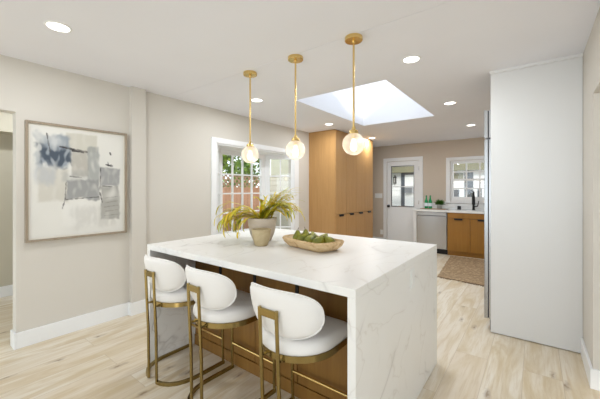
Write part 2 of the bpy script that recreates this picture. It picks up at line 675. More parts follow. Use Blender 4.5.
# ------------------------------------------------------------------ kitchen window (window_2)
w2 = bpy.data.objects.new('window_2', None)
C.objects.link(w2)
struct(w2)
one('casing', M['trim'], (KX0 - .08, KX0, YB - .02, YB, KZ0 - .05, KZ1 + .07), (KX1, KX1 + .08, YB - .02, YB, KZ0 - .05, KZ1 + .07),
    (KX0, KX1, YB - .02, YB, KZ1, KZ1 + .07), (KX0 - .1, KX1 + .1, YB - .045, YB, KZ0 - .03, KZ0), parent=w2, bevel=.003)
bf, bg = bm_new(), bm_new()
glazed(bf, bg, (KX0, YB + .06), (KX1, YB + .06), KZ0, KZ1, (.06, .06), 4, 4, 1.915, 1.185, mun=.026)
box(bf, KX0 + .06, KX1 - .06, YB + .03, YB + .08, 1.535, 1.58)
sf = obj('sash_frame', bf, M['trim'], w2)
obj('glass_pane', bg, M['glass'], sf)

# ------------------------------------------------------------------ back door (door_1)
d1 = bpy.data.objects.new('door_1', None)
C.objects.link(d1)
struct(d1)
one('casing', M['trim'], (DX0 - .085, DX0, YB - .02, YB, 0, DZ + .085), (DX1, DX1 + .085, YB - .02, YB, 0, DZ + .085),
    (DX0, DX1, YB - .02, YB, DZ, DZ + .085), parent=d1, bevel=.003)
gx0, gx1, gz0, gz1 = -2.848, -2.286, .925, 1.93
lf = one('door_leaf', M['trim'], (DX0 + .004, gx0, YB + .01, YB + .055, .006, DZ - .004), (gx1, DX1 - .004, YB + .01, YB + .055, .006, DZ - .004),
         (gx0, gx1, YB + .01, YB + .055, gz1, DZ - .004), (gx0, gx1, YB + .01, YB + .055, .006, gz0), parent=d1, bevel=.002)
one('glazing_bead', M['steel_dark'], (gx0, gx1, YB + .004, YB + .02, gz1 - .025, gz1), (gx0, gx1, YB + .004, YB + .02, gz0, gz0 + .02),
    (gx0, gx0 + .02, YB + .004, YB + .02, gz0 + .02, gz1 - .025), (gx1 - .012, gx1, YB + .004, YB + .02, gz0 + .02, gz1 - .025), parent=lf)
one('muntin', M['trim'], (gx0 + .02, gx1 - .012, YB + .015, YB + .04, 1.405, 1.425), parent=lf)
one('glass_pane', M['glass'], (gx0, gx1, YB + .028, YB + .033, gz0, gz1), parent=lf)
bm = bm_new()
lathe(bm, [(0, 0), (.03, 0), (.03, .008), (.012, .012), (.012, .035), (.028, .045), (.031, .06), (.022, .072), (0, .075)], 20)
bmesh.ops.rotate(bm, verts=bm.verts, matrix=Matrix.Rotation(R(90), 3, 'X'))
bmesh.ops.translate(bm, verts=bm.verts, vec=(-2.905, YB + .01, .935))
obj('door_knob', bm, M['black'], lf, smooth=True)
for z in (.25, 1.0, 1.8):
    one('hinge', M['steel'], (DX1 - .012, DX1 + .006, YB - .008, YB + .012, z, z + .09), parent=d1)

# ------------------------------------------------------------------ outside
struct(one('ground', M['grass'], (-16, XL - BD - .15, -3, 14, -.3, -.16)))
one_p = struct(one('trim_1', M['concrete'], (-6, 4, YB + T + .02, 10.4, -.25, -.1)))

# redwood fence with lattice top, seen through the bay window
fn = thing('garden_fence', 'redwood board fence with lattice top outside the bay window', 'fence', (-7.3, 4.2, -.2))
bm = bm_new()
random.seed(3)
y = -3.4
while y < 3.4:
    dx = random.uniform(-.004, .004)
    box(bm, -.012 + dx, .012 + dx, y, y + .128, .03, 1.58)
    y += .142
obj('fence_boards', bm, M['redwood'], fn)
bm = bm_new()
for k in range(-40, 41):
    y0 = k * .17
    for sgn, xo in ((1, .0), (-1, .012)):
        ya, yb = y0, y0 + sgn * .34
        if min(ya, yb) < -3.4 or max(ya, yb) > 3.4:
            continue
        tube(bm, [(xo, ya, 1.62), (xo, yb, 1.98)], 0, rect=(.005, .021))
obj('lattice', bm, M['lattice'], fn)
one('rail', M['redwood'], (-.03, .03, -3.42, 3.42, 1.58, 1.62), (-.03, .03, -3.42, 3.42, 1.98, 2.02), parent=fn)
for k in range(4):
    one('post', M['redwood'], (-.045, .045, -3.42 + k * 2.25, -3.33 + k * 2.25, 0, 2.06), parent=fn)

# trees beyond the fence
def tree(x, y, h, r, label, seed):
    t = thing('garden_tree', label, 'tree', (x, y, -.2), group='trees beyond the fence')
    rnd = random.Random(seed)
    bm = bm_new()
    tube(bm, [(0, 0, 0), (.04, .02, h * .3), (-.03, .05, h * .6)], [.12, .1, .06])
    for k in range(5):
        a = k * 1.3
        tube(bm, [(0, .02, h * (.35 + .05 * k)), (r * .5 * math.cos(a), r * .5 * math.sin(a), h * (.55 + .07 * k))], [.05, .02], 6)
    obj('trunk', bm, M['bark'], t)
    bm = bm_new()
    blobs = [(rnd.uniform(-.6, .6) * r, rnd.uniform(-.75, .75) * r, h * rnd.uniform(.25, .9), r * rnd.uniform(.35, .55)) for _ in range(14)]
    for _ in range(5200):
        b = rnd.choice(blobs)
        d = Vector((rnd.gauss(0, 1), rnd.gauss(0, 1), rnd.gauss(0, 1))).normalized() * b[3] * rnd.uniform(.6, 1.05)
        p = Vector(b[:3]) + d
        u = Vector((rnd.gauss(0, 1), rnd.gauss(0, 1), rnd.gauss(0, 1))).normalized()
        w = u.cross(Vector((rnd.gauss(0, 1), rnd.gauss(0, 1), rnd.gauss(0, 1)))).normalized()
        s = rnd.uniform(.07, .11)
        vs = [bm.verts.new(p + q) for q in (u * s, w * s * .5, -u * s, -w * s * .5)]
        bm.faces.new(vs)
    obj('foliage', bm, M['tree_leaf'], t)
    return t


tree(-10.2, 7.6, 4.6, 1.3, 'leafy tree behind the fence in the upper left panes', 1)
tree(-10.3, 11.0, 4.5, 1.4, 'leafy tree behind the fence in the upper right panes', 2)
tree(-10.3, 4.2, 4.8, 1.4, 'leafy tree behind the fence nearest the left edge of the window', 4)

# neighbouring house seen through the angled pane
hs = thing('neighbour_house', 'white lap sided house wall seen through the angled bay pane', 'house', (-5.85, 7.75, -.2))
bm = bm_new()
box(bm, -1.35, 1.45, 0, 1.7, 0, 3.2)
for k in range(19):
    z = .05 + k * .165
    vs = box(bm, -1.37, 1.47, -.022, 0, z, z + .155)
    vs[4].co.y += .014; vs[5].co.y += .014
obj('siding', bm, mat('beige_siding', (.50, .48, .41), .7), hs)
one('eave', M['patio_beam'], (-1.5, 1.6, -.25, 1.8, 3.2, 3.3), parent=hs)
wfr = one('window_frame', M['trim'], (-1.33, -.08, -.05, 0, 1.98, 2.9), parent=hs)
one('window_blind', mat('beige_blind', (.42, .41, .32), .7), (-1.28, -.13, -.06, -.05, 2.03, 2.85), parent=wfr)

# white outbuilding across the patio behind the kitchen
ob = thing('outbuilding', 'white outbuilding with grey framed doorway seen through the back door', 'building', (-2.4, 10.5, -.2))
bm = bm_new()
box(bm, -3.4, 3.6, 0, 1.5, 0, 2.75)
for k in range(13):
    z = .05 + k * .21
    vs = box(bm, -3.41, 3.61, -.022, 0, z, z + .2)
    vs[4].co.y += .014; vs[5].co.y += .014
obj('siding', bm, M['siding'], ob)
one('doorway_frame', M['grey_paint'], (-1.24, -1.12, -.05, 0, 0, 2.05), (-1.24, -.2, -.05, 0, 2.05, 2.15), parent=ob)
one('doorway_panel', M['siding'], (-1.12, -.2, -.04, 0, 0, 2.05), parent=ob)
one('eave', M['patio_beam'], (-3.5, 3.7, -.3, -.03, 2.12, 2.36), parent=ob)
for xa, xb, za, zb in ((.70, .93, .3, 2.11), (.25, .66, 1.88, 2.05), (1.25, 1.6, 1.7, 2.05), (.32, .55, 1.3, 1.55), (1.05, 1.15, .6, 1.6)):
    one('dark_panel', M['grey_paint'] if zb < 2.05 or xa == .70 else M['patio_beam'], (xa, xb, -.045, -.0225, za, zb), parent=ob)
one('roof', M['patio_beam'], (-3.6, 3.8, -.6, 1.7, 2.75, 2.9), parent=ob)
lt = thing('wall_lantern', 'small black wall lantern outside the back door', 'lantern', (-3.85, 10.44, 1.56))
one('lantern_frame', M['black'], (-.04, .04, -.05, .03, 0, .02), (-.045, .045, -.055, .035, .2, .225), (-.04, -.03, -.05, .03, 0, .2), (.03, .04, -.05, .03, 0, .2),
    (-.012, .012, -.02, .04, .225, .28), parent=lt)
one('lantern_glass', M['gray_pot'], (-.028, .028, -.035, .02, .02, .2), parent=lt)
ac = thing('wall_unit', 'grey box shaped unit fixed to the outbuilding wall', 'air conditioner', (-3.34, 10.3, 1.23))
bm = bm_new()
box(bm, -.13, .13, 0, .16, 0, .21, .01)
obj('housing', bm, mat('grey_unit', (.3, .31, .32), .5), ac)
one('grille', M['grey_paint'], *[(-.11, .11, -.006, 0, .03 + k * .03, .045 + k * .03) for k in range(5)], parent=ac)

# ------------------------------------------------------------------ island
IX0, IX1, IY0, IY1, IZ = -2.39, -.60, 1.17, 2.52, .915
it = thing('island_worktop', 'white veined marble island top with waterfall ends', 'worktop', (-1.5, 1.85, 0))


def rel(o, base):
    o.location = (-base[0], -base[1], -base[2] if len(base) > 2 else 0)
    return o


for nm, b in (('top_slab', (IX0, IX1, IY0, IY1, IZ - .04, IZ)), ('waterfall_end', (IX0, IX0 + .04, IY0, IY1, 0, IZ - .0405)),
              ('waterfall_end', (IX1 - .04, IX1, IY0, IY1, 0, IZ - .0405))):
    o = one(nm, M['marble'], b, parent=it, bevel=.002)
    rel(o, (-1.5, 1.85))
    if nm == 'waterfall_end':
        o['label'] = 'left end panel reaching the floor' if b[0] == IX0 else 'right end panel reaching the floor'
CY = 1.565
ic = thing('island_cabinet', 'oak panelled cabinet under the marble island', 'cabinet', (-1.5, 1.85, 0))
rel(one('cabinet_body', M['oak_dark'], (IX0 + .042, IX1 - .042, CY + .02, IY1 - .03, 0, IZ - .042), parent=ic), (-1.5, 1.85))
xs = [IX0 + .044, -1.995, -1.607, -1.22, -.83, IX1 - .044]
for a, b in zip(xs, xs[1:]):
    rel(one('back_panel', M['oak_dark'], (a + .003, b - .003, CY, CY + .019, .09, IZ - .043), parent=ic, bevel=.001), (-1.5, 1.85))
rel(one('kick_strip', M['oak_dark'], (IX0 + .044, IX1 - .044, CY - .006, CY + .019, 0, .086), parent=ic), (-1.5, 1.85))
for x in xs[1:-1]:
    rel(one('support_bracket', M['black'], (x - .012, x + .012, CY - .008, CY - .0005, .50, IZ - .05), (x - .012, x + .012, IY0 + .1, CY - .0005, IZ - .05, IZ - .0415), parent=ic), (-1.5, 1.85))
# outlet on the right waterfall end
ou = thing('power_outlet', 'white power outlet on the right end of the island', 'outlet', (IX1, 1.916, .793))
one('plate', M['plastic_w'], (0, .005, -.037, .037, -.06, .06), parent=ou, bevel=.002)
one('socket', mat('ivory_socket', (.86, .85, .83), .4), (.005, .008, -.017, .017, -.042, .042), parent=ou)


# ------------------------------------------------------------------ stools
def make_stool():
    t = thing('counter_stool', 'white upholstered counter stool with brass frame', 'stool', (0, 0, 0), 0, 'counter stools at the island')
    # local frame: rear bars at y=0, front legs at y=.44
    hw = .212
    # seat D outline
    def dshape(s, n=20, front=.42, back=.015):
        cy = .235
        pts = []
        for k in range(n + 1):
            a = PI + PI * k / n
            pts.append((hw * s * math.cos(a), cy + (cy - back) * (s if s < 1 else s) * math.sin(a)))
        f = cy + (front - cy) * s
        rr = .05
        for k in range(5):
            a = PI / 2 * k / 4
            pts.append((hw * s - rr + rr * math.cos(a), f - rr + rr * math.sin(a)))
        for k in range(5):
            a = PI / 2 + PI / 2 * k / 4
            pts.append((-hw * s + rr + rr * math.cos(a), f - rr + rr * math.sin(a)))
        return pts
    # seat cushion: layered outlines with soft top
    bm = bm_new()
    lay = [(.93, .551), (.985, .555), (1.012, .568), (1.015, .585), (1.0, .600), (.965, .612), (.88, .620), (.6, .624), (.25, .625)]
    rings = []
    for s, z in lay:
        rings.append([bm.verts.new((x * (1 if s > 1 else 1), y + .0, z)) for x, y in dshape(s)])
    # recentre shrunken rings on the seat centre
    for (s, z), ring in zip(lay, rings):
        for v in ring:
            v.co.y += (1 - s) * .0
    for a, b in zip(rings, rings[1:]):
        n = len(a)
        for k in range(n):
            bm.faces.new((a[k], a[(k + 1) % n], b[(k + 1) % n], b[k]))
    bm.faces.new(rings[0][::-1]); bm.faces.new(rings[-1])
    obj('seat', bm, M['boucle'], t, smooth=80)
    # brass band
    bm = bm_new()
    o1, o2 = dshape(1.0), dshape(.94)
    n = len(o1)
    z0, z1 = .522, .553
    A = [bm.verts.new((x, y, z0)) for x, y in o1]; B = [bm.verts.new((x, y, z1)) for x, y in o1]
    D = [bm.verts.new((x, y, z0)) for x, y in o2]; E_ = [bm.verts.new((x, y, z1)) for x, y in o2]
    for k in range(n):
        q = (k + 1) % n
        bm.faces.new((A[k], A[q], B[q], B[k])); bm.faces.new((D[q], D[k], E_[k], E_[q]))
        bm.faces.new((B[k], B[q], E_[q], E_[k])); bm.faces.new((A[q], A[k], D[k], D[q]))
    obj('seat_band', bm, M['brass'], t, smooth=40)
    bm = bm_new()
    prism(bm, dshape(.935), .53, .552)
    obj('seat_board', bm, M['soil'], t)
    # back pad: stadium wrapped on an arc
    bm = bm_new()
    W2, H2, th, RC = .252, .124, .025, .33
    nu, nr = 56, 10
    prof = []
    def surf(u, v, w):  # u along arc, v height, w outwards thickness
        a = u / RC
        rr = RC + w
        zc = .744 + v + .28 * u * u
        lean = (v) * .26
        return Vector((rr * math.sin(a), RC + .036 - rr * math.cos(a) - lean - .02, zc))
    front, back = [], []
    for sgn, store in ((-1, front), (1, back)):
        for j in range(nr + 1):
            f = j / nr
            ring = []
            for k in range(nu):
                a = 2 * PI * k / nu
                ca, sa = math.cos(a), math.sin(a)
                e = 2 / 2.45
                u = W2 * math.copysign(abs(ca) ** e, ca)
                v = H2 * math.copysign(abs(sa) ** e, sa)
                prof_t = th * (max(0, 1 - f ** 3.2)) ** .5
                ring.append((u * f, v * f, sgn * prof_t))
            store.append(ring)
    outer_ring = [bm.verts.new(surf(*front[nr][k])) for k in range(nu)]
    for sgn, store in ((-1, front), (1, back)):
        cen = bm.verts.new(surf(0, 0, sgn * th))
        prev = [bm.verts.new(surf(*store[1][k])) for k in range(nu)]
        for k in range(nu):
            bm.faces.new((cen, prev[k], prev[(k + 1) % nu]))
        for j in range(2, nr + 1):
            cur = outer_ring if j == nr else [bm.verts.new(surf(*store[j][k])) for k in range(nu)]
            for k in range(nu):
                bm.faces.new((prev[k], prev[(k + 1) % nu], cur[(k + 1) % nu], cur[k]))
            prev = cur
    obj('backrest', bm, M['boucle'], t, smooth=100)
    # piping seam of the pad
    bm = bm_new()
    rim = [surf(*front[nr][k]) for k in range(nu)]
    for k in range(nu):
        pass
    tube(bm, rim + [rim[0]], .0045, 6)
    sm = obj('piping', bm, M['boucle'], [c for c in t.children if c.name.startswith('backrest')][0], smooth=True)
    # rear uprights + top plate
    for s in (-1, 1):
        bm = bm_new()
        tube(bm, [(s * .054, .0, 0.004), (s * .054, -.004, .35), (s * .054, -.024, .775)], .0095, 12)
        obj('rear_upright', bm, M['brass'], t, smooth=True)
    bm = bm_new()
    box(bm, -.048, .048, -.028, -.018, .735, .772, .002)
    obj('back_plate', bm, M['brass'], t)
    # floor runners flare out from the uprights to the front legs
    for s in (-1, 1):
        bm = bm_new()
        path = [(.054, 0), (.10, .010), (.145, .036), (.18, .075), (.204, .125), (.216, .185), (.219, .25), (.219, .445)]
        tube(bm, [(s * x, y, .011) for x, y in path], 0, rect=(.009, .011))
        obj('floor_runner', bm, M['brass'], t)
        bm = bm_new()
        tube(bm, [(s * .219, .436, .005), (s * .2175, .43, .55)], .0095, 12)
        obj('front_leg', bm, M['brass'], t, smooth=True)
    bm = bm_new()
    tube(bm, [(-.219, .436, .19), (.219, .436, .19)], .009, 12)
    obj('footrest', bm, M['brass_light'], t, smooth=True)
    for s in (-1, 1):
        bm = bm_new()
        tube(bm, [(s * .054, .0, .535), (s * .054, .06, .535)], .008, 8)
        obj('seat_bracket', bm, M['brass'], t)
    return t


st = make_stool()
st.location = (-2.125, 1.08, 0)
st['label'] = 'white brass framed counter stool farthest left, beside the left waterfall end'
dup(st, (-1.60, 1.078, 0), R(-2), 'white brass framed counter stool in the middle of the three')
dup(st, (-1.0, 1.08, 0), R(0), 'white brass framed counter stool nearest the camera and right waterfall end')

# ------------------------------------------------------------------ tall oak cabinets
TY0, TW, TX = 4.80, .4035, -2.865
names = ['leftmost tall oak cabinet with a wide plain side facing the island', 'second tall oak cabinet from the left in the pantry row',
         'third tall oak cabinet from the left in the pantry row', 'rightmost tall oak cabinet, nearest the back door']
for k in range(4):
    t = thing('tall_cabinet', names[k], 'cabinet', ((XL + TX) / 2, TY0 + TW * (k + .5), 0), 0, 'tall oak pantry cabinets')
    hx, hy = (TX - XL) / 2, TW / 2
    one('cabinet_body', M['oak'], (-hx + .002, hx - .021, -hy + .0005, hy - .0005, .0, H - .004), parent=t)
    one('kick_strip', M['oak'], (hx - .06, hx - .055, -hy + .002, hy - .002, .0, .09), parent=t)
    du = one('upper_door', M['oak'], (hx - .019, hx, -hy + .003, hy - .003, .887, H - .012), parent=t, bevel=.0008)
    dl = one('lower_door', M['oak'], (hx - .019, hx, -hy + .003, hy - .003, .10, .879), parent=t, bevel=.0008)
    bm = bm_new()
    box(bm, hx - .004, hx + .018, -.075, .075, .868, .8805)
    box(bm, hx + .012, hx + .018, -.075, .075, .845, .868)
    obj('edge_pull', bm, M['black'], dl)

# ------------------------------------------------------------------ base run on the back wall
CF = 6.85
dw = thing('dishwasher', 'stainless steel dishwasher under the counter, left of the sink cabinet', 'dishwasher', (-1.74, CF, 0))
one('tub_body', M['steel_dark'], (-.303, .303, .03, .58, .1, .868), parent=dw)
bm = bm_new()
# gently bowed door
nseg = 12
vv = []
for i in range(nseg + 1):
    x = -.3 + .6 * i / nseg
    yb = -.028 - .006 * math.cos(PI * (x / .6))
    vv.append((x, yb))
poly = vv + [(.3, .02), (-.3, .02)]
prism(bm, poly, .115, .79)
dd = obj('door', bm, M['steel'], dw, smooth=30)
one('control_strip', M['steel'], (-.3, .3, -.03, .02, .80, .866), parent=dw, bevel=.003)
one('control_slot', M['black'], (-.27, .27, -.02, .0, .79, .80), parent=dw)
one('toe_kick', M['black'], (-.303, .303, .05, .07, .0, .1), parent=dw)
tag(one('end_panel', M['panel'], (-2.10, -2.048, CF - .01, YB - .003, 0, .873)), 'white end panel closing the counter beside the back door', 'panel')


def base_cab(x0, x1, label, doors):
    t = thing('base_cabinet', label, 'cabinet', ((x0 + x1) / 2, CF, 0), 0, 'oak base cabinets under the counter')
    hw = (x1 - x0) / 2
    one('cabinet_body', M['groove'], (-hw + .001, hw - .001, .0, .59, .09, .872), parent=t)
    one('kick_strip', M['oak_base'], (-hw + .001, hw - .001, .03, .05, 0, .088), parent=t)
    one('drawer_front', M['oak_base'], (-hw + .002, hw - .002, -.02, -.001, .765, .868), parent=t, bevel=.001)
    n = doors
    for k in range(n):
        a = -hw + 2 * hw * k / n
        b = -hw + 2 * hw * (k + 1) / n
        d = one('door', M['oak_base'], (a + .003, b - .003, -.02, -.001, .095, .757), parent=t, bevel=.001)
        c = (a + b) / 2
        one('edge_pull', M['black'], (c - .075, c + .075, -.042, -.0205, .748, .7605), (c - .075, c + .075, -.042, -.037, .728, .748), parent=d)
    return t


base_cab(-1.428, -.60, 'double door oak sink cabinet right of the dishwasher', 2)
base_cab(-.598, -.16, 'single door oak base cabinet partly hidden by the fridge', 1)
tag(one('kitchen_countertop', M['quartz'], (-2.13, .305, CF - .03, YB - .003, .875, .915), bevel=.002), 'white kitchen countertop along the back wall under the window', 'countertop')
tag(one('backsplash', M['quartz'], (-2.07, .305, YB - .02, YB - .001, .9155, 1.045), bevel=.001), 'low white backsplash slab behind the kitchen faucet', 'backsplash')

# faucet
fc = thing('kitchen_faucet', 'tall matt black pull-down faucet under the window', 'faucet', (-1.02, 7.30, .915))
bm = bm_new()
lathe(bm, [(.032, 0), (.032, .012), (.024, .018), (.022, .10), (.02, .12)], 20)
obj('faucet_base', bm, M['black'], fc, smooth=True)
bm = bm_new()
pts = [(0, 0, .1), (0, 0, .24)]
for k in range(9):
    a = PI * k / 8
    pts.append((.008 - .008 * math.cos(a), -.06 + .06 * math.cos(a), .30 + .075 * math.sin(a)))
pts.append((.016, -.12, .22))
tube(bm, pts, .020, 12)
sp = obj('spout', bm, M['black'], fc, smooth=True)
bm = bm_new()
tube(bm, [(.016, -.12, .29), (.016, -.12, .12)], .03, 14)
obj('spray_head', bm, M['black'], sp, smooth=True)
bm = bm_new()
tube(bm, [(.015, 0, .07), (.075, 0, .085), (.095, 0, .19)], [.013, .012, .009], 10)
obj('lever_handle', bm, M['black'], fc, smooth=True)
# small black caddy
cd = thing('sponge_holder', 'small black block shaped holder beside the kitchen faucet', 'sponge holder', (-1.29, 7.30, .915))
bm = bm_new(); box(bm, -.035, .035, -.02, .02, 0, .07, .008)
obj('holder', bm, M['black'], cd)
one('sponge', mat('grey_sponge', (.05, .05, .05), .9), (-.028, .028, -.013, .013, .06, .078), parent=cd)

# tray with bottles and plant
M['tray'] = wood('tray_wood', (.42, .26, .13), (.3, .17, .08), 'X', 1)
ty = thing('serving_tray', 'flat brown wooden board under the bottles and small plant', 'tray', (-1.78, 7.15, .915))
bm = bm_new(); box(bm, -.26, .26, -.085, .085, 0, .012, .004)
obj('board', bm, M['tray'], ty)
one('handle_strap', M['soil'], (.262, .30, -.02, .02, .004, .009), parent=ty)


def bottle(x, y, label):
    t = thing('water_bottle', label, 'bottle', (x, y, .9275), 0, 'green bottles on the counter')
    bm = bm_new()
    lathe(bm, [(.034, 0), (.038, .006), (.038, .135), (.034, .165), (.02, .205), (.0145, .235), (.0145, .272)], 20)
    obj('bottle_body', bm, M['green_glass'], t, smooth=True)
    bm = bm_new()
    lathe(bm, [(.0388, .05), (.0388, .12)], 20, cap=False)
    obj('paper_label', bm, M['label_w'], t, smooth=True)
    bm = bm_new()
    lathe(bm, [(.0165, .262), (.0165, .285), (.012, .288)], 14)
    obj('cap', bm, M['green_glass'], t, smooth=True)
    return t


bottle(-1.925, 7.15, 'green glass bottle on the tray, left of the pair')
bottle(-1.835, 7.13, 'green glass bottle on the tray, right of the pair')
pp = thing('small_potted_plant', 'small bushy green plant in a grey pot on the tray', 'plant', (-1.645, 7.15, .9275))
bm = bm_new()
lathe(bm, [(.045, 0), (.05, .005), (.058, .09), (.054, .09), (.048, .075), (0, .075)], 20)
obj('pot', bm, M['gray_pot'], pp, smooth=True)
bm = bm_new()
rnd = random.Random(5)
for _ in range(260):
    a = rnd.uniform(0, 2 * PI); e = rnd.uniform(.1, 1.4)
    d = Vector((math.cos(a) * math.cos(e), math.sin(a) * math.cos(e), math.sin(e) * 1.0))
    p0 = Vector((0, 0, .08)) + d * .02
    p1 = Vector((0, 0, .08)) + d * rnd.uniform(.08, .145)
    w = d.cross(Vector((rnd.gauss(0, 1), rnd.gauss(0, 1), 1))).normalized() * .009
    mid = (p0 + p1) / 2 + Vector((0, 0, .008))
    bm.faces.new([bm.verts.new(q) for q in (p0, mid + w, p1, mid - w)])
obj('foliage', bm, M['leaf'], pp)


def wall_plate(name, label, cat, loc, axis, w, h, n):
    t = thing(name, label, cat, loc)
    one('plate', M['plastic_w'], (-w / 2, w / 2, -.006, 0, -h / 2, h / 2), parent=t, bevel=.002)
    for k in range(n):
        c = -w / 2 + w * (k + .5) / n
        one('rocker' if cat == 'light switch' else 'socket', M['trim'], (c - .014, c + .014, -.010, -.006, -h * .3, h * .3), parent=t, bevel=.001)


wall_plate('light_switch', 'wide white multi switch plate beside the back door', 'light switch', (-3.17, YB, 1.19), 'y', .20, .12, 4)
wall_plate('power_outlet', 'white power outlet low on the wall beside the back door', 'outlet', (-3.09, YB, .27), 'y', .075, .12, 1)

# ------------------------------------------------------------------ fridge and its tall side panel
tag(one('fridge_side_panel', M['panel'], (-.33, .308, 3.37, 3.395, .007, H - .012), bevel=.001), 'large plain white full height panel closing off the fridge', 'panel')
struct(one('trim_2', M['trim'], (-.337, .308, 3.352, 3.37, H - .022, H)))
fg = thing('refrigerator', 'tall built-in stainless refrigerator seen edge-on behind the white panel', 'refrigerator', (0, 3.86, 0))
one('fridge_body', M['steel_dark'], (-.322, .30, -.455, .455, .03, 2.10), parent=fg)
for z0, z1, nm in ((.115, 1.815, 'main_door'), (1.83, 2.095, 'upper_door')):
    one(nm, M['steel'], (-.348, -.327, -.46, .46, z0, z1), parent=fg, bevel=.002)
    one('door_skin', M['steel'], (-.386, -.355, -.46, .46, z0, z1), parent=fg.children[-1], bevel=.003)
    one('gasket', M['black'], (-.355, -.348, -.45, .45, z0 + .005, z1 - .005), parent=fg.children[-1])
one('toe_grille', M['steel_dark'], (-.34, -.325, -.45, .45, .01, .105), parent=fg)
bm = bm_new()
tube(bm, [(-.43, .25, .75), (-.43, .25, 1.65)], .011, 10)
tube(bm, [(-.43, .25, .8), (-.384, .25, .8)], .008, 8)
tube(bm, [(-.43, .25, 1.6), (-.384, .25, 1.6)], .008, 8)
obj('handle', bm, M['steel'], fg, smooth=True)

# ------------------------------------------------------------------ rug
rg = thing('jute_rug', 'frayed brown jute rug in front of the sink cabinet', 'rug', (-.95, 5.9, 0))
corn = [(-1.19, 5.03), (-.42, 4.93), (-.55, 6.74), (-1.35, 6.76)]
bm = bm_new()
nx, ny = 24, 50
grid = {}
for i in range(nx + 1):
    for j in range(ny + 1):
        u, v = i / nx, j / ny
        x = (corn[0][0] * (1 - u) + corn[1][0] * u) * (1 - v) + (corn[3][0] * (1 - u) + corn[2][0] * u) * v
        y = (corn[0][1] * (1 - u) + corn[1][1] * u) * (1 - v) + (corn[3][1] * (1 - u) + corn[2][1] * u) * v
        q = noise.noise(Vector((x * 9, y * 9, 0)))
        if i in (0, nx):
            x += q * .015
        grid[i, j] = bm.verts.new((x + .95, y - 5.9, .010 + .003 * noise.noise(Vector((x * 14, y * 14, 3)))))
for i in range(nx):
    for j in range(ny):
        bm.faces.new((grid[i, j], grid[i + 1, j], grid[i + 1, j + 1], grid[i, j + 1]))
top = bm.faces[:]
r_ = bmesh.ops.extrude_face_region(bm, geom=top)
for v in [g for g in r_['geom'] if isinstance(g, bmesh.types.BMVert)]:
    v.co.z = .001
obj('woven_field', bm, M['jute'], rg, smooth=30)
bm = bm_new()
rnd = random.Random(9)
for (a, b, sy) in ((corn[0], corn[1], -1), (corn[3], corn[2], 1)):
    for k in range(70):
        u = rnd.random()
        x = a[0] * (1 - u) + b[0] * u + .95
        y = a[1] * (1 - u) + b[1] * u - 5.9
        tube(bm, [(x, y, .007), (x + rnd.uniform(-.015, .015), y + sy * rnd.uniform(.02, .05), .004)], .004, 5)
fr_ = obj('fringe', bm, mat('dark_jute_fringe', (.22, .13, .07), .95), rg)
fr_['kind'] = 'stuff'

# ------------------------------------------------------------------ painting
pt = thing('framed_painting', 'abstract grey and blue painting in a champagne wood frame on the left wall', 'painting', (XL, 1.058, 1.408))
pw, ph = .815 / 2, 1.045 / 2
one('frame', M['frame_gold'], (.002, .04, -pw, -pw + .02, -ph, ph), (.002, .04, pw - .02, pw, -ph, ph),
    (.002, .04, -pw + .02, pw - .02, -ph, -ph + .02), (.002, .04, -pw + .02, pw - .02, ph - .02, ph), parent=pt, bevel=.001)
one('liner', M['cream_liner'], (.004, .022, -pw + .02, pw - .02, -ph + .02, ph - .02), parent=pt)
NU, NV = 150, 190
cw_, ch_ = pw - .034, ph - .034


def sm(a, b, x):
    t = max(0, min(1, (x - a) / (b - a)))
    return t * t * (3 - 2 * t)


def patch(u, v, r, soft=.015, wob=.02, seed=0):
    n1 = noise.noise(Vector((u * 7, v * 7, seed))) * wob + noise.noise(Vector((u * 25, v * 25, seed))) * wob * .5
    u0, u1, v0, v1 = r
    return sm(u0 - soft, u0 + soft, u + n1) * (1 - sm(u1 - soft, u1 + soft, u + n1)) * sm(v0 - soft, v0 + soft, v + n1) * (1 - sm(v1 - soft, v1 + soft, v + n1))


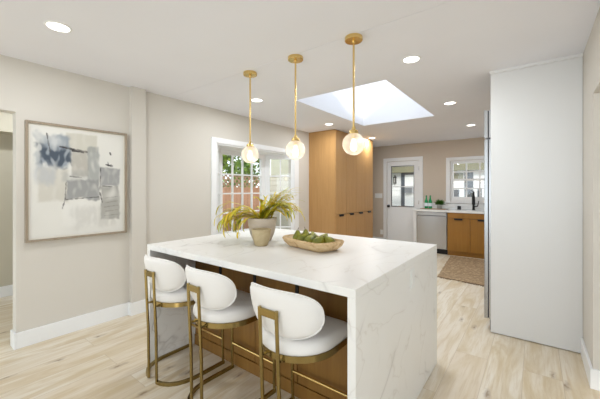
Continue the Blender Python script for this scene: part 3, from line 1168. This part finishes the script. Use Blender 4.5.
def art(u, v):
    base = Vector((.74, .72, .67))
    n = noise.noise(Vector((u * 5, v * 5, 2)))
    base *= 1 + n * .03
    def lay(col, r, op, soft=.015, wob=.02, seed=0, tex=0, ts=20):
        nonlocal base
        a = patch(u, v, r, soft, wob, seed) * op
        if tex:
            a *= max(0, min(1, 1 + tex * noise.noise(Vector((u * ts, v * ts * .6, seed + 5)))))
        base = base.lerp(Vector(col), max(0, min(1, a)))
    lay((.50, .46, .38), (.06, .36, .37, .68), .55, .02, .02, 1, .4)
    lay((.56, .53, .45), (.34, .68, .03, .20), .8, .012, .01, 2, .3)
    lay((.22, .26, .31), (.06, .38, .07, .36), .85, .025, .05, 3, 1.3, 8)
    lay((.05, .07, .10), (.08, .38, .18, .36), .95, .04, .06, 4, 3.2, 22)
    lay((.70, .70, .68), (.20, .30, .08, .20), .5, .04, .06, 14, 2, 12)
    lay((.42, .44, .47), (.05, .22, .34, .52), .6, .04, .04, 9, .8)
    lay((.40, .37, .32), (.40, .58, .19, .44), .8, .012, .012, 5, .5)
    lay((.30, .31, .30), (.57, .70, .14, .50), .8, .012, .02, 6, .7)
    lay((.38, .38, .36), (.30, .72, .40, .50), .5, .02, .03, 16, .8)
    lay((.29, .29, .285), (.33, .70, .47, .67), .92, .012, .025, 7, .5)
    lay((.29, .29, .29), (.71, .95, .34, .53), .88, .012, .015, 8, .6)
    lay((.32, .31, .28), (.72, .95, .54, .88), .85, .012, .02, 10, 1.0, 12)
    lay((.8, .78, .74), (.30, .70, .69, .92), .5, .03, .03, 11)
    lay((.45, .43, .39), (.40, .95, .74, .94), .35, .05, .05, 17, 1.5)
    # fine dark strokes
    def stroke(u0, v0, u1, v1, w, seed, op=.9):
        nonlocal base
        L2 = (u1 - u0) ** 2 + (v1 - v0) ** 2
        t = max(0, min(1, ((u - u0) * (u1 - u0) + (v - v0) * (v1 - v0)) / L2))
        d = math.hypot(u - u0 - t * (u1 - u0), (v - v0 - t * (v1 - v0)) * 1.28) + noise.noise(Vector((u * 30, v * 30, seed))) * w * .9
        a = (1 - sm(w * .5, w, d)) * op * (.75 + .6 * noise.noise(Vector((u * 18, v * 18, seed + 3))) + .2)
        base = base.lerp(Vector((.05, .045, .045)), max(0, min(1, a)))
    stroke(.28, .17, .56, .20, .013, 1)
    stroke(.40, .20, .52, .205, .012, 2)
    stroke(.15, .06, .18, .22, .009, 3, .7)
    stroke(.78, .315, .86, .325, .014, 4)
    stroke(.805, .285, .815, .315, .01, 5)
    stroke(.83, .19, .835, .205, .012, 6)
    stroke(.38, .445, .50, .452, .006, 7, .7)
    stroke(.34, .50, .33, .66, .006, 8, .7)
    stroke(.33, .66, .30, .75, .007, 9, .8)
    stroke(.34, .665, .70, .645, .006, 10, .8)
    stroke(.72, .35, .71, .60, .006, 11, .7)
    stroke(.71, .60, .74, .70, .009, 12, .8)
    stroke(.74, .535, .86, .54, .007, 13, .8)
    for q in range(5):
        stroke(.76 + .02 * (q % 2), .84 - q * .045, .93, .83 - q * .047, .006, 20 + q, .28)
    return base


me = bpy.data.meshes.new('canvas')
vs, fs = [], []
for j in range(NV + 1):
    for i in range(NU + 1):
        u, v = i / NU, j / NV
        vs.append((.0235, -cw_ + 2 * cw_ * u, ch_ - 2 * ch_ * v))
for j in range(NV):
    for i in range(NU):
        a = j * (NU + 1) + i
        fs.append((a, a + NU + 1, a + NU + 2, a + 1))
me.from_pydata(vs, [], fs)
ca = me.color_attributes.new('paint', 'FLOAT_COLOR', 'POINT')
cols = []
for j in range(NV + 1):
    for i in range(NU + 1):
        c = art(i / NU, j / NV)
        cols.extend((c.x, c.y, c.z, 1))
ca.data.foreach_set('color', cols)
m = mat('painted_canvas', (.8, .8, .8), .7)
at = N(m, 'ShaderNodeAttribute')
at.attribute_name = 'paint'
L(m, at.outputs['Color'], P(m).inputs['Base Color'])
me.materials.append(m)
cv = bpy.data.objects.new('canvas', me)
C.objects.link(cv)
cv.parent = pt

# ------------------------------------------------------------------ pendants
def pendant(x, y, label):
    zc = 1.668
    t = thing('pendant_light', label, 'pendant lamp', (x, y, H), 0, 'brass globe pendants above the island')
    bm = bm_new()
    lathe(bm, [(.0, 0), (.062, 0), (.064, -.004), (.064, -.024), (.060, -.028), (.014, -.030), (.012, -.045), (0, -.045)], 32)
    obj('canopy', bm, M['brass_light'], t, smooth=40)
    bm = bm_new()
    tube(bm, [(0, 0, -.04), (0, 0, zc - H + .115)], .0075, 12)
    obj('rod', bm, M['brass_light'], t, smooth=True)
    bm = bm_new()
    lathe(bm, [(0, .125), (.012, .125), (.014, .105), (.030, .098), (.034, .080), (.034, .072), (.016, .070), (.016, .035), (0, .035)], 24, (0, 0, zc - H))
    hd = obj('lamp_holder', bm, M['brass_light'], t, smooth=40)
    bm = bm_new()
    prof = []
    for k in range(1, 25):
        a = PI * k / 24 - PI / 2
        if .080 * math.cos(a) < .03 and a > 0:
            break
        prof.append((.081 * math.cos(a), .081 * math.sin(a)))
    lathe(bm, [(0, -.081)] + prof, 36, (0, 0, zc - H), cap=False)
    obj('glass_globe', bm, M['globe'], t, smooth=True)
    bm = bm_new()
    lathe(bm, [(0, -.052), (.012, -.049), (.021, -.038), (.024, -.022), (.021, -.004), (.013, .016), (.011, .034), (0, .035)], 20, (0, 0, zc - H))
    obj('bulb', bm, M['bulb'], t, smooth=True)
    return t


pendant(-2.13, 2.01, 'brass rod pendant with clear glass globe, leftmost of the three')
pendant(-1.582, 2.005, 'brass rod pendant with clear glass globe, middle of the three')
pendant(-1.042, 2.0, 'brass rod pendant with clear glass globe, rightmost and nearest the camera')

# ------------------------------------------------------------------ recessed downlights
def downlight(x, y, label, z=H):
    t = thing('recessed_light', label, 'ceiling light', (x, y, z), 0, 'recessed ceiling downlights')
    bm = bm_new()
    lathe(bm, [(.078, .0), (.076, -.004), (.064, -.006), (.062, .0)], 32, cap=False)
    obj('trim_ring', bm, M['trim'], t, smooth=40)
    bm = bm_new()
    lathe(bm, [(0, -.0035), (.062, -.0035)], 32, cap=False)
    obj('lens', bm, M['lens'], t)
    ld = bpy.data.lights.new('downlight_glow', 'AREA')
    ld.shape = 'DISK'
    ld.size = .12
    ld.energy = DOWN_W
    ld.color = (.92, .965, 1.0)
    lo = bpy.data.objects.new('downlight_glow', ld)
    C.objects.link(lo)
    lo.parent = t
    lo.location = (0, 0, -.012)
    return t


for x, y, lb in ((-2.56, .655, 'round recessed downlight above the framed painting, nearest the camera'),
                 (-2.71, 2.67, 'round recessed downlight between the left and middle pendant rods'),
                 (-2.74, 4.38, 'round recessed downlight left of the skylight, before the tall oak cabinets'),
                 (-2.75, 6.10, 'recessed downlight before the tall oak cabinets, just right of the near pendant globe'),
                 (-.83, 2.63, 'largest round recessed downlight right of the pendant rods'),
                 (-.857, 4.25, 'round recessed downlight right of the skylight'),
                 (-.864, 5.91, 'round recessed downlight farthest back, above the jute rug')):
    downlight(x, y, lb, H)
downlight(-4.45, .9, 'added unseen downlight brightening the hall beyond the left opening')  # lamp out of view, added to brighten the hall

# ------------------------------------------------------------------ on the island: planter, pot, bowl, pears
pl = thing('planter', 'large sandy tapered planter with arching yellow green grass', 'planter', (-1.79, 1.825, IZ))
bm = bm_new()
lathe(bm, [(0, 0), (.066, 0), (.074, .006), (.098, .06), (.114, .13), (.121, .188), (.119, .192), (.112, .19), (.106, .165), (0, .165)], 40)
obj('pot', bm, M['pot_big'], pl, smooth=50)
bm = bm_new()
lathe(bm, [(0, .172), (.105, .168)], 24, cap=False)
obj('soil', bm, M['soil'], pl)
yaw = math.atan(235 / 307.0)
bm = bm_new()
rnd = random.Random(11)


def blade(bm, p, az, el, ln, droop, w):
    pos = Vector(p)
    n = 9
    L_, R_, Mi = [], [], []
    for i in range(n + 1):
        f = i / n
        d = Vector((math.cos(az) * math.cos(el), math.sin(az) * math.cos(el), math.sin(el)))
        side = Vector((-math.sin(az), math.cos(az), 0))
        ww = w * (0.55 + 1.2 * f) * (1 - f) ** .6 if f < 1 else 0.0003
        up = side.cross(d)
        L_.append(bm.verts.new(pos + side * ww + up * ww * .25))
        R_.append(bm.verts.new(pos - side * ww + up * ww * .25))
        Mi.append(bm.verts.new(pos))
        pos = pos + d * ln / n
        el -= droop / n * (0.5 + 1.0 * f)
        az += rnd.uniform(-.05, .05)
    for i in range(n):
        bm.faces.new((L_[i], Mi[i], Mi[i + 1], L_[i + 1]))
        bm.faces.new((Mi[i], R_[i], R_[i + 1], Mi[i + 1]))


def frond(bm, az, el, ln, droop, w):
    """main blade with side leaflets near its tip"""
    p = (rnd.uniform(-.05, .05), rnd.uniform(-.05, .05), .165)
    blade(bm, p, az, el, ln, droop, w)
    pos = Vector(p); e = el
    n = 9
    for i in range(n):
        f = i / n
        d = Vector((math.cos(az) * math.cos(e), math.sin(az) * math.cos(e), math.sin(e)))
        pos = pos + d * ln / n
        e -= droop / n * (0.5 + 1.0 * f)
        if i >= 4 and rnd.random() < .75:
            blade(bm, pos, az + rnd.choice((-1, 1)) * rnd.uniform(.25, .6), e + rnd.uniform(-.1, .4), ln * rnd.uniform(.15, .28), droop * .5, w * .7)


# direction towards picture-left / -right in world azimuth
azL, azR = yaw + PI, yaw
for k in range(38):
    frond(bm, azL + rnd.gauss(0, .45), rnd.uniform(.5, 1.05), rnd.uniform(.26, .42), rnd.uniform(1.7, 2.6), .0135)
for k in range(40):
    frond(bm, azR + rnd.gauss(0, .45), rnd.uniform(.85, 1.3), rnd.uniform(.24, .37), rnd.uniform(1.2, 2.3), .0135)
for k in range(18):
    frond(bm, azR + rnd.gauss(0, .8), rnd.uniform(1.15, 1.42), rnd.uniform(.26, .37), rnd.uniform(.9, 1.8), .012)
# keep blades out of the slab
for v in bm.verts:
    if v.co.z < .012:
        v.co.z = .012 + .002 * rnd.random()
obj('foliage', bm, M['yellow_leaf'], pl)

sp_ = thing('small_pot', 'small tan clay pot standing in front of the large planter', 'pot', (-1.645, 1.668, IZ))
bm = bm_new()
lathe(bm, [(0, 0), (.042, 0), (.049, .006), (.062, .05), (.070, .095), (.0725, .122), (.070, .125), (.066, .122), (.060, .05), (.04, .012), (0, .012)], 36)
obj('pot_wall', bm, M['pot_small'], sp_, smooth=50)
bm = bm_new()
tube(bm, [(.0735 * math.cos(2 * PI * k / 36), .0735 * math.sin(2 * PI * k / 36), .118) for k in range(37)], .0025, 6)
obj('rim_band', bm, M['pot_small'], sp_, smooth=True)

BC, BR_ = (-1.287, 1.825, IZ), R(-14)
bw = thing('dough_bowl', 'long pale carved wooden bowl holding green pears', 'bowl', BC, BR_)


def rrect(hx, hy, r, n=6):
    pts = []
    for cx_, cy_, a0 in ((hx - r, hy - r, 0), (-hx + r, hy - r, 90), (-hx + r, -hy + r, 180), (hx - r, -hy + r, 270)):
        for k in range(n + 1):
            a = R(a0 + 90 * k / n)
            pts.append((cx_ + r * math.cos(a), cy_ + r * math.sin(a)))
    return pts


bm = bm_new()
lay = [(.17, .08, .05, 0), (.195, .098, .06, .006), (.226, .122, .07, .035), (.238, .132, .075, .054), (.234, .129, .073, .060), (.224, .119, .068, .058), (.205, .103, .06, .033), (.165, .075, .05, .016)]
rings = [[bm.verts.new((x, y, z + (.010 * (abs(x) / .238) ** 2 if z > .05 else 0))) for x, y in rrect(a, b, r)] for a, b, r, z in lay]
for a, b in zip(rings, rings[1:]):
    n = len(a)
    for k in range(n):
        bm.faces.new((a[k], a[(k + 1) % n], b[(k + 1) % n], b[k]))
bm.faces.new(rings[0][::-1]); bm.faces.new(rings[-1])
tag(bw, 'long pale carved wooden bowl holding green pears', 'bowl')
obj('bowl_body', bm, M['bowl'], bw, smooth=45)
bm = bm_new()
tube(bm, [(x, y, .0605 + .010 * (abs(x) / .238) ** 2) for x, y in rrect(.2295, .1245, .071)] + [(.2295, .1245 - .071, .0705)], .004, 6)
obj('rim', bm, M['bowl'], bw, smooth=True)


def pear_mesh():
    bm = bm_new()
    lathe(bm, [(0, .002), (.012, 0), (.026, .006), (.034, .020), (.0355, .033), (.032, .048), (.024, .062), (.017, .072), (.0135, .080), (.009, .086), (0, .087)], 20)
    for v in bm.verts:
        v.co.x += .004 * math.sin(v.co.z * 40)
    return bm


pear0 = thing('pear', '', 'pear', (0, 0, 0), 0, 'green pears in the wooden bowl')
obj('pear_fruit', pear_mesh(), M['pear'], pear0, smooth=True)
bm = bm_new()
tube(bm, [(0, 0, .084), (.001, .001, .095), (.005, .002, .106)], [.0025, .0016, .002], 6)
obj('stem', bm, M['bark'], pear0, smooth=True)
# local bowl positions: x along bowl, y across, tilt axis angle, tilt, z
pears = [(-.135, -.030, .052, 0, 6, 'upright green pear with a stem at the left end of the bowl, near side'),
         (-.052, -.050, .052, 35, 50, 'tilted green pear at the near rim, second from the left'),
         (.030, -.055, .053, 100, 55, 'tilted green pear at the near rim in the middle of the bowl'),
         (.108, -.045, .052, 20, 45, 'green pear near the right end of the bowl, on the near side'),
         (.150, .038, .053, 250, 50, 'rightmost green pear in the bowl, leaning on the right end'),
         (-.125, .052, .052, 200, 10, 'upright green pear at the far left of the bowl'),
         (-.038, .048, .054, 150, 50, 'green pear lying behind the near row, left of the middle'),
         (.055, .050, .054, 95, 55, 'green pear lying behind the near row, right of the middle')]
Bm = Matrix.Translation(BC) @ Matrix.Rotation(BR_, 4, 'Z')
for k, (x, y, z, az, tilt, lb) in enumerate(pears):
    t = pear0 if k == 0 else dup(pear0, (0, 0, 0))
    tt = R(tilt)
    rot = Matrix.Rotation(R(az), 4, 'Z') @ Matrix.Rotation(tt, 4, 'Y')
    # origin of the pear is its base; keep the fat belly centre over (x, y)
    belly = rot @ Vector((0, 0, .032))
    base = Bm @ Vector((x - belly.x, y - belly.y, z + .006 - belly.z * 1.08))
    t.location = base
    t.rotation_euler = (Matrix.Rotation(BR_, 4, 'Z') @ rot).to_euler()
    t['label'] = lb
    t.scale = (1.08, 1.08, 1.08)
